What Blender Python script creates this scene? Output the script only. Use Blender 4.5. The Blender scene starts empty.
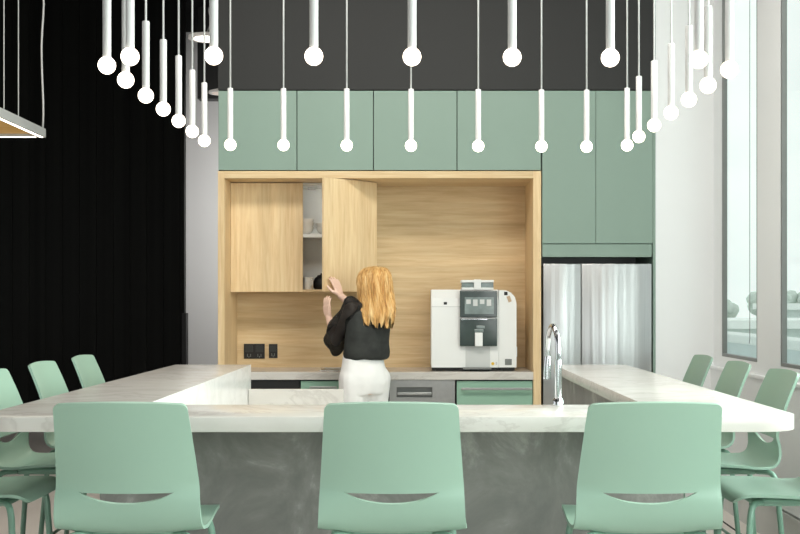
import bpy, bmesh, math, random
from mathutils import Vector, Matrix, noise
random.seed(7)
PI = math.pi
scene = bpy.context.scene
COL = scene.collection

# ------------------------------------------------------------------ helpers
F = 1150.0                      # focal length in pixels of an 800 px wide frame
EYE = 1.42                      # eye height

def at(x, y, d):
    """metric point at depth d for a measured image position"""
    return Vector(((x - 414.0) * d / F, d, EYE + (303.0 - y) * d / F))

def AX(x, d): return (x - 414.0) * d / F
def AZ(y, d): return EYE + (303.0 - y) * d / F

LOC = {}

def link(o, parent=None):
    COL.objects.link(o)
    if parent is not None:
        o.parent = parent
    return o

def thing(name, label, cat, loc=(0, 0, 0), group=None):
    o = bpy.data.objects.new(name, None)
    o.empty_display_size = 0.05
    o.location = loc
    o['label'] = label; o['category'] = cat
    if group: o['group'] = group
    LOC[o.name] = Vector(loc)
    return link(o)

def tag(o, label, cat, group=None):
    o['label'] = label; o['category'] = cat
    if group: o['group'] = group
    return o

def root_loc(p):
    if p is None: return Vector((0, 0, 0))
    while p.parent is not None: p = p.parent
    return LOC.get(p.name, Vector((0, 0, 0)))

def finish(name, bm, mat, parent=None, smooth=False, label=None, origin=None):
    """turn a bmesh holding world coordinates into one linked object"""
    off = root_loc(parent) if parent is not None else Vector(origin or (0, 0, 0))
    bmesh.ops.recalc_face_normals(bm, faces=bm.faces)
    if off.length > 0:
        bmesh.ops.translate(bm, vec=-off, verts=bm.verts)
    me = bpy.data.meshes.new(name)
    bm.to_mesh(me); bm.free()
    if smooth:
        if smooth is True:
            for p in me.polygons: p.use_smooth = True
        else:
            for p in me.polygons: p.use_smooth = True
            me.set_sharp_from_angle(angle=math.radians(smooth))
    me.materials.append(mat)
    o = bpy.data.objects.new(name, me)
    if parent is None and origin is not None:
        o.location = origin
        LOC[o.name] = Vector(origin)
    if label: o['label'] = label
    return link(o, parent)

def struct(name, bm, mat, parent=None, smooth=False):
    o = finish(name, bm, mat, parent, smooth)
    if parent is None: o['kind'] = 'structure'
    return o

def new(): return bmesh.new()

def box(bm, x0, x1, y0, y1, z0, z1, bev=0.0, seg=2):
    b = bmesh.new()
    vs = [b.verts.new((x, y, z)) for x in (x0, x1) for y in (y0, y1) for z in (z0, z1)]
    for f in ((0, 1, 3, 2), (4, 6, 7, 5), (0, 4, 5, 1), (2, 3, 7, 6), (0, 2, 6, 4), (1, 5, 7, 3)):
        b.faces.new([vs[i] for i in f])
    bmesh.ops.recalc_face_normals(b, faces=b.faces)
    if bev > 0:
        bmesh.ops.bevel(b, geom=list(b.edges), offset=bev, segments=seg, affect='EDGES', profile=0.5, clamp_overlap=True)
    merge(bm, b)
    return bm

def merge(bm, b, mtx=None):
    if mtx is not None: b.transform(mtx)
    me = bpy.data.meshes.new('tmp')
    b.to_mesh(me); b.free()
    bm.from_mesh(me)
    bpy.data.meshes.remove(me)

def B(x0, x1, y0, y1, z0, z1, bev=0.0, seg=2):
    return box(new(), x0, x1, y0, y1, z0, z1, bev, seg)

def tube(bm, pts, r, seg=10, cap=True):
    """round tube along a polyline, r a number or list"""
    pts = [Vector(p) for p in pts]
    n = len(pts)
    rs = r if isinstance(r, (list, tuple)) else [r] * n
    rings = []
    t0 = (pts[1] - pts[0]).normalized()
    up = Vector((0, 0, 1)) if abs(t0.z) < 0.9 else Vector((0, 1, 0))
    side = t0.cross(up).normalized()
    for i, p in enumerate(pts):
        if i == 0: t = pts[1] - pts[0]
        elif i == n - 1: t = pts[-1] - pts[-2]
        else: t = (pts[i + 1] - pts[i]).normalized() + (pts[i] - pts[i - 1]).normalized()
        t.normalize()
        side = (side - t * side.dot(t)).normalized()
        nn = t.cross(side)
        rings.append([bm.verts.new(p + (side * math.cos(2 * PI * k / seg) + nn * math.sin(2 * PI * k / seg)) * rs[i]) for k in range(seg)])
    for a, b in zip(rings, rings[1:]):
        for k in range(seg):
            bm.faces.new((a[k], a[(k + 1) % seg], b[(k + 1) % seg], b[k]))
    if cap:
        bm.faces.new(list(reversed(rings[0]))); bm.faces.new(rings[-1])
    return bm

def curve_pts(ctrl, n=8):
    """Catmull-Rom through control points"""
    P = [Vector(c) for c in ctrl]
    P = [P[0] * 2 - P[1]] + P + [P[-1] * 2 - P[-2]]
    out = []
    for i in range(1, len(P) - 2):
        for k in range(n):
            t = k / n
            a, b, c, d = P[i - 1], P[i], P[i + 1], P[i + 2]
            out.append(0.5 * ((2 * b) + (c - a) * t + (2 * a - 5 * b + 4 * c - d) * t * t + (3 * b - a - 3 * c + d) * t ** 3))
    out.append(P[-2])
    return out

def lathe(bm, prof, cx, cy, seg=24, z0=0.0, closed=False):
    """revolve (r, z) points around a vertical axis"""
    rings = []
    for r, z in prof:
        if r < 1e-6:
            rings.append([bm.verts.new((cx, cy, z0 + z))])
        else:
            rings.append([bm.verts.new((cx + r * math.cos(2 * PI * k / seg), cy + r * math.sin(2 * PI * k / seg), z0 + z)) for k in range(seg)])
    for a, b in zip(rings, rings[1:]):
        for k in range(seg):
            k2 = (k + 1) % seg
            if len(a) == 1 and len(b) == 1: continue
            if len(a) == 1: bm.faces.new((a[0], b[k2], b[k]))
            elif len(b) == 1: bm.faces.new((a[k], a[k2], b[0]))
            else: bm.faces.new((a[k], a[k2], b[k2], b[k]))
    return bm

def prism(bm, poly, z0, z1, bev=0.0):
    """extrude an (x, y) outline upward"""
    b = bmesh.new()
    lo = [b.verts.new((x, y, z0)) for x, y in poly]
    f = b.faces.new(lo)
    r = bmesh.ops.extrude_face_region(b, geom=[f])
    vs = [v for v in r['geom'] if isinstance(v, bmesh.types.BMVert)]
    bmesh.ops.translate(b, vec=(0, 0, z1 - z0), verts=vs)
    bmesh.ops.recalc_face_normals(b, faces=b.faces)
    if bev > 0:
        es = [e for e in b.edges if abs(e.verts[0].co.z - e.verts[1].co.z) < 1e-6]
        bmesh.ops.bevel(b, geom=es, offset=bev, segments=2, affect='EDGES', profile=0.5)
    merge(bm, b)
    return bm

def prism_x(bm, poly, x0, x1, bev=0.0):
    """extrude a (y, z) outline along x"""
    b = bmesh.new()
    prism(b, poly, 0, x1 - x0, bev)
    b.transform(Matrix(((0, 0, 1, x0), (1, 0, 0, 0), (0, 1, 0, 0), (0, 0, 0, 1))))
    merge(bm, b)
    return bm

def round_poly(pts, n=8):
    """(x, y, radius) corners to a smooth outline"""
    out = []
    m = len(pts)
    for i, (x, y, r) in enumerate(pts):
        p = Vector((x, y)); a = Vector(pts[i - 1][:2]); c = Vector(pts[(i + 1) % m][:2])
        if r <= 0: out.append((x, y)); continue
        u = (a - p).normalized(); v = (c - p).normalized()
        ang = u.angle(v); dd = r / math.tan(ang / 2)
        s, e = p + u * dd, p + v * dd
        ctr = p + (u + v).normalized() * (r / math.sin(ang / 2))
        a0 = math.atan2(s.y - ctr.y, s.x - ctr.x); a1 = math.atan2(e.y - ctr.y, e.x - ctr.x)
        da = (a1 - a0 + PI) % (2 * PI) - PI
        for k in range(n + 1):
            t = a0 + da * k / n
            out.append((ctr.x + r * math.cos(t), ctr.y + r * math.sin(t)))
    return out

def dup(root, loc=None, rotz=None, label=None, group=None):
    r = root.copy(); COL.objects.link(r)
    if loc is not None: r.location = loc
    if rotz is not None: r.rotation_euler = (0, 0, rotz)
    if label: r['label'] = label
    if group: r['group'] = group
    for ch in list(root.children):
        c = ch.copy(); COL.objects.link(c); c.parent = r
        for g in list(ch.children):
            d = g.copy(); COL.objects.link(d); d.parent = c
    return r

# ------------------------------------------------------------------ materials
def srgb(r, g, b):
    f = lambda c: (c / 255) / 12.92 if c / 255 <= 0.04045 else ((c / 255 + 0.055) / 1.055) ** 2.4
    return (f(r), f(g), f(b), 1.0)

def base_mat(name, rough=0.5, metal=0.0, spec=0.5):
    m = bpy.data.materials.new(name); m.use_nodes = True
    nt = m.node_tree
    b = nt.nodes['Principled BSDF']
    b.inputs['Roughness'].default_value = rough
    b.inputs['Metallic'].default_value = metal
    b.inputs['Specular IOR Level'].default_value = spec
    return m, nt, b

def noise_node(nt, scale, detail=3.0, stretch=(1, 1, 1), rough=0.5, distort=0.0):
    tc = nt.nodes.new('ShaderNodeTexCoord')
    mp = nt.nodes.new('ShaderNodeMapping')
    mp.inputs['Scale'].default_value = stretch
    n = nt.nodes.new('ShaderNodeTexNoise')
    n.inputs['Scale'].default_value = scale
    n.inputs['Detail'].default_value = detail
    n.inputs['Roughness'].default_value = rough
    n.inputs['Distortion'].default_value = distort
    nt.links.new(tc.outputs['Object'], mp.inputs['Vector'])
    nt.links.new(mp.outputs['Vector'], n.inputs['Vector'])
    return n

def ramp(nt, src, stops):
    r = nt.nodes.new('ShaderNodeValToRGB')
    el = r.color_ramp.elements
    el[0].position, el[0].color = stops[0]
    el[1].position, el[1].color = stops[-1]
    for p, c in stops[1:-1]:
        e = el.new(p); e.color = c
    nt.links.new(src, r.inputs['Fac'])
    return r

def bump(nt, b, src, strength=0.1, dist=0.002):
    bp = nt.nodes.new('ShaderNodeBump')
    bp.inputs['Strength'].default_value = strength
    bp.inputs['Distance'].default_value = dist
    nt.links.new(src, bp.inputs['Height'])
    nt.links.new(bp.outputs['Normal'], b.inputs['Normal'])

def scale_c(c, k): return (c[0] * k, c[1] * k, c[2] * k, 1.0)

def plain(name, c, rough=0.5, metal=0.0, var=0.04, scale=6.0, spec=0.5, bmp=0.0, bscale=200.0):
    m, nt, b = base_mat(name, rough, metal, spec)
    n = noise_node(nt, scale)
    r = ramp(nt, n.outputs['Fac'], [(0.3, scale_c(c, 1 - var)), (0.7, scale_c(c, 1 + var))])
    nt.links.new(r.outputs['Color'], b.inputs['Base Color'])
    if bmp > 0:
        n2 = noise_node(nt, bscale, 2)
        bump(nt, b, n2.outputs['Fac'], bmp, 0.001)
    return m

def oak(name, axis, light=1.0):
    st = {'x': (0.9, 14, 14), 'z': (14, 14, 0.9)}[axis]
    m, nt, b = base_mat(name, 0.5, 0, 0.3)
    n1 = noise_node(nt, 2.6, 5, st, 0.6, 0.6)
    st2 = {'x': (0.25, 2, 6), 'z': (6, 2, 0.15)}[axis]
    n2 = noise_node(nt, 1.6, 1, st2, 0.4)
    r1 = ramp(nt, n1.outputs['Fac'], [(0.25, scale_c(srgb(202, 173, 129), light)), (0.5, scale_c(srgb(217, 191, 150), light)), (0.75, scale_c(srgb(228, 207, 168), light))])
    r2 = ramp(nt, n2.outputs['Fac'], [(0.35, (0.90, 0.885, 0.86, 1)), (0.65, (1.05, 1.05, 1.05, 1))])
    mx = nt.nodes.new('ShaderNodeMix'); mx.data_type = 'RGBA'; mx.blend_type = 'MULTIPLY'
    mx.inputs['Factor'].default_value = 1.0
    nt.links.new(r1.outputs['Color'], mx.inputs[6]); nt.links.new(r2.outputs['Color'], mx.inputs[7])
    nt.links.new(mx.outputs[2], b.inputs['Base Color'])
    bump(nt, b, n1.outputs['Fac'], 0.06, 0.002)
    return m

def marble(name, base, vein, rough=0.22):
    m, nt, b = base_mat(name, rough, 0, 0.5)
    n1 = noise_node(nt, 1.5, 6, (1.0, 1.6, 2.2), 0.6, 1.4)
    r1 = ramp(nt, n1.outputs['Fac'], [(0.44, base), (0.485, scale_c(vein, 1.0)), (0.50, scale_c(base, 0.97)), (0.62, base)])
    n2 = noise_node(nt, 2.5, 4, (1.2, 1.2, 4), 0.6, 0.5)
    r2 = ramp(nt, n2.outputs['Fac'], [(0.3, (0.95, 0.945, 0.935, 1)), (0.7, (1.03, 1.04, 1.04, 1))])
    mx = nt.nodes.new('ShaderNodeMix'); mx.data_type = 'RGBA'; mx.blend_type = 'MULTIPLY'
    mx.inputs['Factor'].default_value = 1.0
    nt.links.new(r1.outputs['Color'], mx.inputs[6]); nt.links.new(r2.outputs['Color'], mx.inputs[7])
    nt.links.new(mx.outputs[2], b.inputs['Base Color'])
    return m

def concrete(name):
    m, nt, b = base_mat(name, 0.55, 0, 0.35)
    n1 = noise_node(nt, 3.0, 9, (1.3, 1.3, 0.9), 0.66, 0.7)
    r1 = ramp(nt, n1.outputs['Fac'], [(0.30, srgb(112, 113, 110)), (0.48, srgb(128, 128, 124)), (0.56, srgb(138, 138, 134)), (0.66, srgb(172, 171, 166))])
    nt.links.new(r1.outputs['Color'], b.inputs['Base Color'])
    bump(nt, b, n1.outputs['Fac'], 0.15, 0.004)
    return m

def emit(name, c, strength):
    m = bpy.data.materials.new(name); m.use_nodes = True
    nt = m.node_tree; nt.nodes.remove(nt.nodes['Principled BSDF'])
    e = nt.nodes.new('ShaderNodeEmission')
    e.inputs['Color'].default_value = c; e.inputs['Strength'].default_value = strength
    nt.links.new(e.outputs[0], nt.nodes['Material Output'].inputs['Surface'])
    return m

def steel(name):
    m, nt, b = base_mat(name, 0.33, 1.0)
    n = noise_node(nt, 40, 2, (18, 1, 0.05))
    r = ramp(nt, n.outputs['Fac'], [(0.3, srgb(178, 180, 180)), (0.7, srgb(192, 194, 194))])
    nt.links.new(r.outputs['Color'], b.inputs['Base Color'])
    n2 = noise_node(nt, 1.0, 1.5, (11, 1, 0.3), 0.45, 0.25)
    bump(nt, b, n2.outputs['Fac'], 0.6, 0.022)
    return m

def glassy(name, tint, trans=0.9, gloss=0.08):
    m = bpy.data.materials.new(name); m.use_nodes = True
    nt = m.node_tree; nt.nodes.remove(nt.nodes['Principled BSDF'])
    t = nt.nodes.new('ShaderNodeBsdfTransparent'); t.inputs['Color'].default_value = tint
    g = nt.nodes.new('ShaderNodeBsdfGlossy'); g.inputs['Roughness'].default_value = 0.02
    lw = nt.nodes.new('ShaderNodeLayerWeight'); lw.inputs['Blend'].default_value = 0.25
    mt = nt.nodes.new('ShaderNodeMath'); mt.operation = 'MULTIPLY'; mt.inputs[1].default_value = gloss * 2
    nt.links.new(lw.outputs['Facing'], mt.inputs[0])
    mx = nt.nodes.new('ShaderNodeMixShader')
    nt.links.new(mt.outputs[0], mx.inputs['Fac'])
    nt.links.new(t.outputs[0], mx.inputs[1]); nt.links.new(g.outputs[0], mx.inputs[2])
    nt.links.new(mx.outputs[0], nt.nodes['Material Output'].inputs['Surface'])
    return m

def sheer(name, c, alpha):
    m, nt, b = base_mat(name, 0.7, 0, 0.2)
    n = noise_node(nt, 30, 4, (1, 1, 0.5))
    r = ramp(nt, n.outputs['Fac'], [(0.35, scale_c(c, 0.6)), (0.7, scale_c(c, 1.6))])
    nt.links.new(r.outputs['Color'], b.inputs['Base Color'])
    b.inputs['Alpha'].default_value = alpha
    return m

def planked(name, c):
    m, nt, b = base_mat(name, 0.5, 0, 0.12)
    n = noise_node(nt, 1.0, 2, (9, 9, 0.05))
    r = ramp(nt, n.outputs['Fac'], [(0.3, scale_c(c, 0.5)), (0.7, scale_c(c, 1.7))])
    nt.links.new(r.outputs['Color'], b.inputs['Base Color'])
    return m

M = {}
M['floor'] = plain('floor_screed', srgb(232, 226, 219), 0.4, 0, 0.05, 1.2)
M['ceiling'] = plain('ceiling_black', srgb(9, 9, 9), 0.9, 0, 0.04, 6, 0.1)
M['white_wall'] = plain('white_paint', srgb(238, 241, 242), 0.7, 0, 0.01, 2)
M['black_wall'] = planked('black_boards', srgb(17, 18, 16))
M['grey_wall'] = plain('grey_paint', srgb(192, 193, 192), 0.7, 0, 0.02, 1)
M['dark_wall'] = plain('dark_paint', srgb(60, 60, 58), 0.7)
M['bulkhead'] = plain('charcoal_board', srgb(27, 28, 27), 0.6, 0, 0.03, 1.0)
M['sage'] = plain('sage_laminate', srgb(135, 157, 145), 0.45, 0, 0.015, 1.5, 0.4)
M['sage_base'] = plain('sage_drawer_front', srgb(146, 184, 163), 0.45, 0, 0.015, 1.5, 0.4)
M['sage_chair'] = plain('sage_plastic', srgb(140, 169, 152), 0.42, 0, 0.02, 3, 0.45, 0.03, 900)
M['sage_metal'] = plain('sage_powder_coat', srgb(122, 158, 140), 0.4, 0, 0.03, 8)
M['oak_x'] = oak('oak_grain_across', 'x', 1.04)
M['oak_z'] = oak('oak_grain_upright', 'z', 1.13)
M['marble'] = marble('pale_quartz', srgb(210, 206, 200), srgb(196, 191, 185))
M['marble_white'] = marble('white_quartz', srgb(240, 238, 235), srgb(230, 228, 225))
M['concrete'] = concrete('dark_polished_plaster')
M['steel'] = steel('rippled_steel')
M['brushed'] = plain('brushed_steel', srgb(176, 177, 176), 0.35, 0.9, 0.05, 30)
M['chrome'] = plain('chrome', srgb(225, 227, 230), 0.07, 1.0, 0.01)
M['black'] = plain('matt_black', srgb(20, 20, 20), 0.5)
M['soft_black'] = plain('soft_black', srgb(44, 45, 44), 0.35)
M['gap'] = plain('dark_gap', srgb(14, 14, 14), 0.8)
M['dark_glass'] = plain('smoked_glass', srgb(58, 70, 68), 0.08, 0, 0.15, 8, 0.7)
M['mid_glass'] = plain('mid_grey_glass', srgb(120, 134, 132), 0.1, 0, 0.25, 14, 0.6)  # mid grey glossy glass: screen, hoppers, spout mount
M['white_plastic'] = plain('white_plastic', srgb(236, 238, 236), 0.35, 0, 0.01)
M['grey_plastic'] = plain('grey_plastic', srgb(205, 208, 206), 0.4, 0, 0.02)
M['cabinet_inside'] = plain('pale_grey_laminate', srgb(236, 238, 235), 0.6, 0, 0.01)
M['porcelain'] = plain('white_porcelain', srgb(226, 224, 216), 0.25, 0, 0.01)
M['pendant_white'] = plain('white_enamel', srgb(200, 200, 199), 0.35, 0, 0.01)
M['globe'] = emit('globe_glow', (1.0, 0.89, 0.74, 1), 12.0)
_nt = M['globe'].node_tree; _e = _nt.nodes['Emission']
_lw = _nt.nodes.new('ShaderNodeLayerWeight'); _lw.inputs['Blend'].default_value = 0.35
_r = ramp(_nt, _lw.outputs['Facing'], [(0.35, (1.0, 0.89, 0.74, 1)), (0.97, (0.10, 0.078, 0.055, 1))])
_nt.links.new(_r.outputs['Color'], _e.inputs['Color'])
M['led'] = emit('led_strip', (1.0, 0.90, 0.74, 1), 6.0)
M['disc_glow'] = emit('disc_glow', (1.0, 0.90, 0.76, 1), 5.0)
M['disc_dim'] = emit('disc_dim', (1.0, 0.86, 0.74, 1), 0.75)
M['frosted'] = plain('frosted_glass', srgb(200, 198, 194), 0.3)
_b = M['frosted'].node_tree.nodes['Principled BSDF']
_b.inputs['Emission Color'].default_value = (1, 0.92, 0.84, 1); _b.inputs['Emission Strength'].default_value = 0.22
M['amber'] = oak('amber_glow_wood', 'x', 0.7)
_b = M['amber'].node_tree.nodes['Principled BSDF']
_b.inputs['Emission Color'].default_value = (0.62, 0.30, 0.03, 1); _b.inputs['Emission Strength'].default_value = 0.4  # wood's own emission stands in for LED light falling on it
M['frame_dark'] = plain('dark_grey_aluminium', srgb(120, 123, 121), 0.4, 0.1)
M['frame_light'] = plain('pale_grey_aluminium', srgb(196, 198, 196), 0.4, 0.1)
M['window_glass'] = glassy('green_tint_glass', (0.96, 0.99, 0.975, 1))
M['hopper_glass'] = glassy('clear_plastic', (0.85, 0.87, 0.86, 1), gloss=0.2)
M['skin'] = plain('skin', srgb(240, 206, 186), 0.5, 0, 0.03, 10, 0.3)
M['blouse'] = plain('black_blouse', srgb(54, 56, 54), 0.75, 0, 0.25, 14, 0.2)
M['sleeve'] = sheer('sheer_black', srgb(36, 35, 34), 0.86)
M['trousers'] = plain('white_cotton', srgb(242, 242, 240), 0.8, 0, 0.02, 12, 0.2)
M['shoe'] = plain('pale_shoe', srgb(210, 205, 198), 0.5)
M['yellow'] = plain('yellow_sticker', srgb(228, 190, 40), 0.5)
M['tan'] = plain('tan_sticker', srgb(196, 170, 140), 0.5)
M['outside_white'] = plain('pale_render', srgb(232, 238, 235), 0.8, 0, 0.02)
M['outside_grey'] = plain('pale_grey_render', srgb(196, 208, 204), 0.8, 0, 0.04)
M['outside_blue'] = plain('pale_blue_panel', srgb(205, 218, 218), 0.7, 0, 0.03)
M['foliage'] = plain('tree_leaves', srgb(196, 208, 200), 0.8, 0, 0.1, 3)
M['bark'] = plain('tree_bark', srgb(92, 84, 74), 0.9)
M['ground'] = plain('outside_paving', srgb(190, 196, 190), 0.9)

def hair_mat():
    m, nt, b = base_mat('strawberry_blonde', 0.42, 0, 0.4)
    n = noise_node(nt, 26, 4, (1.6, 1.6, 0.14), 0.6, 0.4)
    r = ramp(nt, n.outputs['Fac'], [(0.3, srgb(168, 118, 62)), (0.48, srgb(214, 166, 100)), (0.7, srgb(244, 214, 156))])
    nt.links.new(r.outputs['Color'], b.inputs['Base Color'])
    bump(nt, b, n.outputs['Fac'], 0.6, 0.01)
    return m
M['hair'] = hair_mat()

# ------------------------------------------------------------------ the setting
WX = 2.14            # inner face of the window wall
CEIL = 5.0
struct('floor', B(-7.2, WX + 0.3, -4.2, 15.2, -0.12, 0.0), M['floor'])
struct('ceiling', B(-7.2, WX + 0.3, -4.2, 15.2, CEIL, CEIL + 0.15), M['ceiling'])

# window wall with openings
wins = [(7.17, 8.00), (5.35, 6.72), (3.55, 4.90), (1.75, 3.10), (-0.05, 1.30), (-1.85, -0.50)]
SILL, HEAD = 1.05, 3.95
w = new()
box(w, WX, WX + 0.04, -4.2, 15.2, 0, SILL)
box(w, WX, WX + 0.04, -4.2, 15.2, HEAD, CEIL)
edges = [15.2]
for a, b in wins: edges += [b, a]
edges += [-4.2]
for i in range(0, len(edges), 2):
    box(w, WX, WX + 0.04, edges[i + 1], edges[i], SILL, HEAD)
struct('wall_right', w, M['white_wall'])
for i, (a, b) in enumerate(wins[:4]):
    fr = new()
    x0, x1 = WX + 0.002, WX + 0.034
    t = 0.022
    box(fr, x0, x1, a, a + t, SILL, HEAD, 0.003); box(fr, x0, x1, b - t, b, SILL, HEAD, 0.003)
    box(fr, x0, x1, a + t, b - t, SILL, SILL + t, 0.003); box(fr, x0, x1, a + t, b - t, HEAD - t, HEAD, 0.003)
    wo = struct('window_%d' % (i + 1), fr, M['frame_dark'])
    g = B(WX + 0.022, WX + 0.028, a + t, b - t, SILL + t, HEAD - t)
    finish('pane', g, M['window_glass'], wo)
    if i == 0:
        m_ = B(WX + 0.031, WX + 0.06, a + 0.10, a + 0.125, SILL + t, HEAD - t, 0.003)
        finish('mullion', m_, M['frame_light'], wo)
        m_ = tube(new(), [(WX + 0.012, a + 0.20, HEAD - 0.2), (WX + 0.012, a + 0.20, SILL + 0.14), (WX + 0.012, a + 0.215, SILL + 0.11)], 0.0022, 6)
        finish('blind_cord', m_, M['frame_dark'], wo)
# low casing below the sills: ledge edge, panel, plinth grooves
c = new()
box(c, WX - 0.02, WX + 0.001, -4.2, 15.2, 0.235, 0.955)
struct('trim_1', c, plain('casing_grey', srgb(226, 229, 230), 0.6, 0, 0.01))
c = B(WX - 0.032, WX + 0.001, -4.2, 15.2, 0.955, 0.975, 0.003)
struct('trim_2', c, M['white_wall'])
c = B(WX - 0.026, WX + 0.001, -4.2, 15.2, 0.205, 0.222)
box(c, WX - 0.012, WX + 0.001, -4.2, 15.2, 0.0, 0.205)
struct('baseboard_right', c, M['frame_light'])
c = B(WX - 0.14, WX - 0.128, -4.2, 15.2, 0.0, 0.003)
struct('floor_line', c, M['gap'])

# black boarded wall far behind, with its thicker edge post
BW = 13.0
b_ = new()
xr = AX(184.3, BW)
xx = -7.2
while xx < xr - 0.02:
    x2 = min(xx + 0.19, xr)
    box(b_, xx + 0.001, x2 - 0.001, BW, BW + 0.1, 0, CEIL, 0.0015, 1)
    xx = x2
box(b_, -7.2, xr - 0.01, BW + 0.02, BW + 0.12, 0, CEIL)
struct('wall_back', b_, M['black_wall'])
struct('trim_3', B(xr - 0.02, xr + 0.025, BW - 0.03, BW + 0.1, 0, AZ(313, BW), 0.004), M['black'])
struct('wall_left', B(-7.3, -7.2, -4.2, 15.2, 0, CEIL), M['dark_wall'])
struct('wall_front', B(-7.2, WX + 0.3, -4.3, -4.2, 0, CEIL), M['grey_wall'])
struct('wall_corridor', B(-7.2, WX + 0.3, 15.2, 15.3, 0, CEIL), M['grey_wall'])
# added dark panel that imitates shadow at the top of the corridor wall
struct('shade_panel', B(AX(186, 13.2), -1.2, 13.9, 14.1, AZ(100, 14), CEIL), M['bulkhead'])
# partition that carries the kitchen, with charcoal bulkhead
KD = 8.21
XL, XR = AX(218, KD), AX(655.4, KD)
struct('wall_partition', B(XL, XR, 8.86, 8.98, 0, CEIL), M['grey_wall'])
struct('wall_end', B(XR + 0.001, WX + 0.01, KD + 0.004, 8.98, 0, CEIL), M['white_wall'])
Z_BH = AZ(90.2, KD)
struct('wall_bulkhead', B(XL, XR, KD, 8.86, Z_BH + 0.004, CEIL), M['bulkhead'])

# ------------------------------------------------------------------ outside the windows
struct('ground', B(2.5, 160, -20, 200, -4.2, -4.0), M['ground'])
pc = B(3.42, 3.62, -2, 26, 0.2, 1.0)
struct('parapet', pc, M['outside_blue'])
pc = B(3.36, 3.68, -2, 26, 1.0, 1.09, 0.02)
struct('parapet_coping', pc, M['outside_white'])
def far_building(x0, x1, y0, y1, h, label, nwin):
    t = thing('far_building', label, 'building', (x0, y0, -4.0))
    finish('wall', B(x0, x1, y0, y1, -4.0, h), M['outside_grey'], t)
    finish('roof', B(x0 - 0.3, x1 + 0.3, y0 - 0.3, y1 + 0.3, h, h + 0.35), M['outside_white'], t)
    for k in range(nwin):
        xa = x0 + (x1 - x0) * (k + 0.25) / nwin
        finish('window', B(xa, xa + (x1 - x0) / nwin * 0.5, y0 - 0.05, y0, h - 2.4, h - 1.0), M['outside_blue'], t)
    return t
far_building(13, 24, 48, 56, 0.35, 'pale low flat-roofed building beyond the narrow far window', 4)
far_building(21, 34, 62, 70, 1.05, 'pale grey taller block beyond the wide near window', 5)
def tree(x, y, h, r, label):
    t = thing('tree', label, 'tree', (x, y, -4.0), 'trees on the horizon')
    finish('trunk', tube(new(), [(x, y, -4.0), (x + 0.1, y, -1.5), (x, y, h - r)], [0.25, 0.2, 0.1], 8), M['bark'], t)
    b = new()
    for k in range(26):
        a = random.uniform(0, 2 * PI); rr = random.uniform(0, r)
        bb = bmesh.new()
        bmesh.ops.create_icosphere(bb, subdivisions=2, radius=r * random.uniform(0.25, 0.45))
        for v in bb.verts: v.co *= 1 + 0.25 * noise.noise(v.co * 2.1 + Vector((k, 0, 0)))
        merge(b, bb, Matrix.Translation((x + rr * math.cos(a), y + rr * math.sin(a), h - r * random.uniform(0.3, 0.9))))
    finish('crown', b, M['foliage'], t, True)
for x, y, h, r in ((26, 98, 1.9, 1.7), (31, 101, 2.4, 1.8), (36, 97, 2.0, 1.7), (36.5, 106, 2.7, 1.9), (42, 104, 2.4, 1.8), (47, 110, 2.2, 1.9)):
    tree(x, y, h, r, 'small grey-green tree on the horizon seen through the windows')

# ------------------------------------------------------------------ kitchen: sage overhead cabinets
KB = 8.855
zb, zt = AZ(170.6, KD), Z_BH
xs = [218, 296.9, 373.4, 457, 541.2]
ll = ['dull sage overhead cabinet above the closed oak cupboard door, first of four',
      'sage overhead cabinet above the open cupboard gap and door, second of four',
      'sage overhead cabinet above the plain oak back panel, third of four',
      'sage overhead cabinet above the coffee machine, fourth of four']
for i in range(4):
    x0, x1 = AX(xs[i], KD), AX(xs[i + 1], KD)
    t = thing('overhead_cabinet', ll[i], 'cabinet', ((x0 + x1) / 2, KB, zb + 0.003), 'sage cabinets above the oak niche')
    finish('carcass', B(x0 + 0.002, x1 - 0.002, KD + 0.022, KB, zb + 0.004, zt - 0.003), M['gap'], t)
    finish('door', B(x0 + 0.003, x1 - 0.003, KD, KD + 0.02, zb + 0.004, zt - 0.004, 0.001, 1), M['sage'], t)
# tall cabinet over the fridge
x0, x1, x2, x3 = AX(541.9, KD), AX(595.8, KD), AX(653.0, KD), XR
t = thing('tall_cabinet', 'tall sage two-door cabinet built in above the steel fridge', 'cabinet', ((x0 + x2) / 2, KB, AZ(257, KD)))
zf = AZ(243.6, KD); zv = AZ(257, KD)
finish('carcass', B(x0 + 0.002, x2, KD + 0.022, KB, zv + 0.02, zt - 0.003), M['sage'], t)
finish('door', B(x0 + 0.003, x1 - 0.0015, KD, KD + 0.02, zf + 0.002, zt - 0.004, 0.001, 1), M['sage'], t)
finish('door', B(x1 + 0.0015, x2 - 0.001, KD, KD + 0.02, zf + 0.002, zt - 0.004, 0.001, 1), M['sage'], t)
finish('valance', B(x0 + 0.003, x2 - 0.012, KD - 0.004, KD + 0.03, zv, zf - 0.006, 0.001, 1), M['sage'], t)
finish('end_panel', B(x2, x3, KD - 0.004, KB, 0, zt - 0.003, 0.001, 1), M['sage'], t)

# fridge
fx0, fxm, fx1 = AX(543.3, KD), AX(581.2, KD), AX(651.6, KD)
fz = AZ(263.8, KD)
t = thing('fridge', 'tall two-door stainless steel fridge with rippled reflections', 'fridge', ((fx0 + fx1) / 2, 8.5, 0))
finish('body', B(fx0 + 0.005, fx1 - 0.005, KD + 0.06, KB - 0.02, 0.0, fz - 0.01), M['black'], t)
def door_sheet(xa, xb):
    b = new()
    box(b, xa, xb, KD, KD + 0.055, 0.1, fz, 0.004)
    return b
finish('door', door_sheet(fx0, fxm - 0.002), M['steel'], t, 30)
finish('door', door_sheet(fxm + 0.002, fx1), M['steel'], t, 30)

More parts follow.
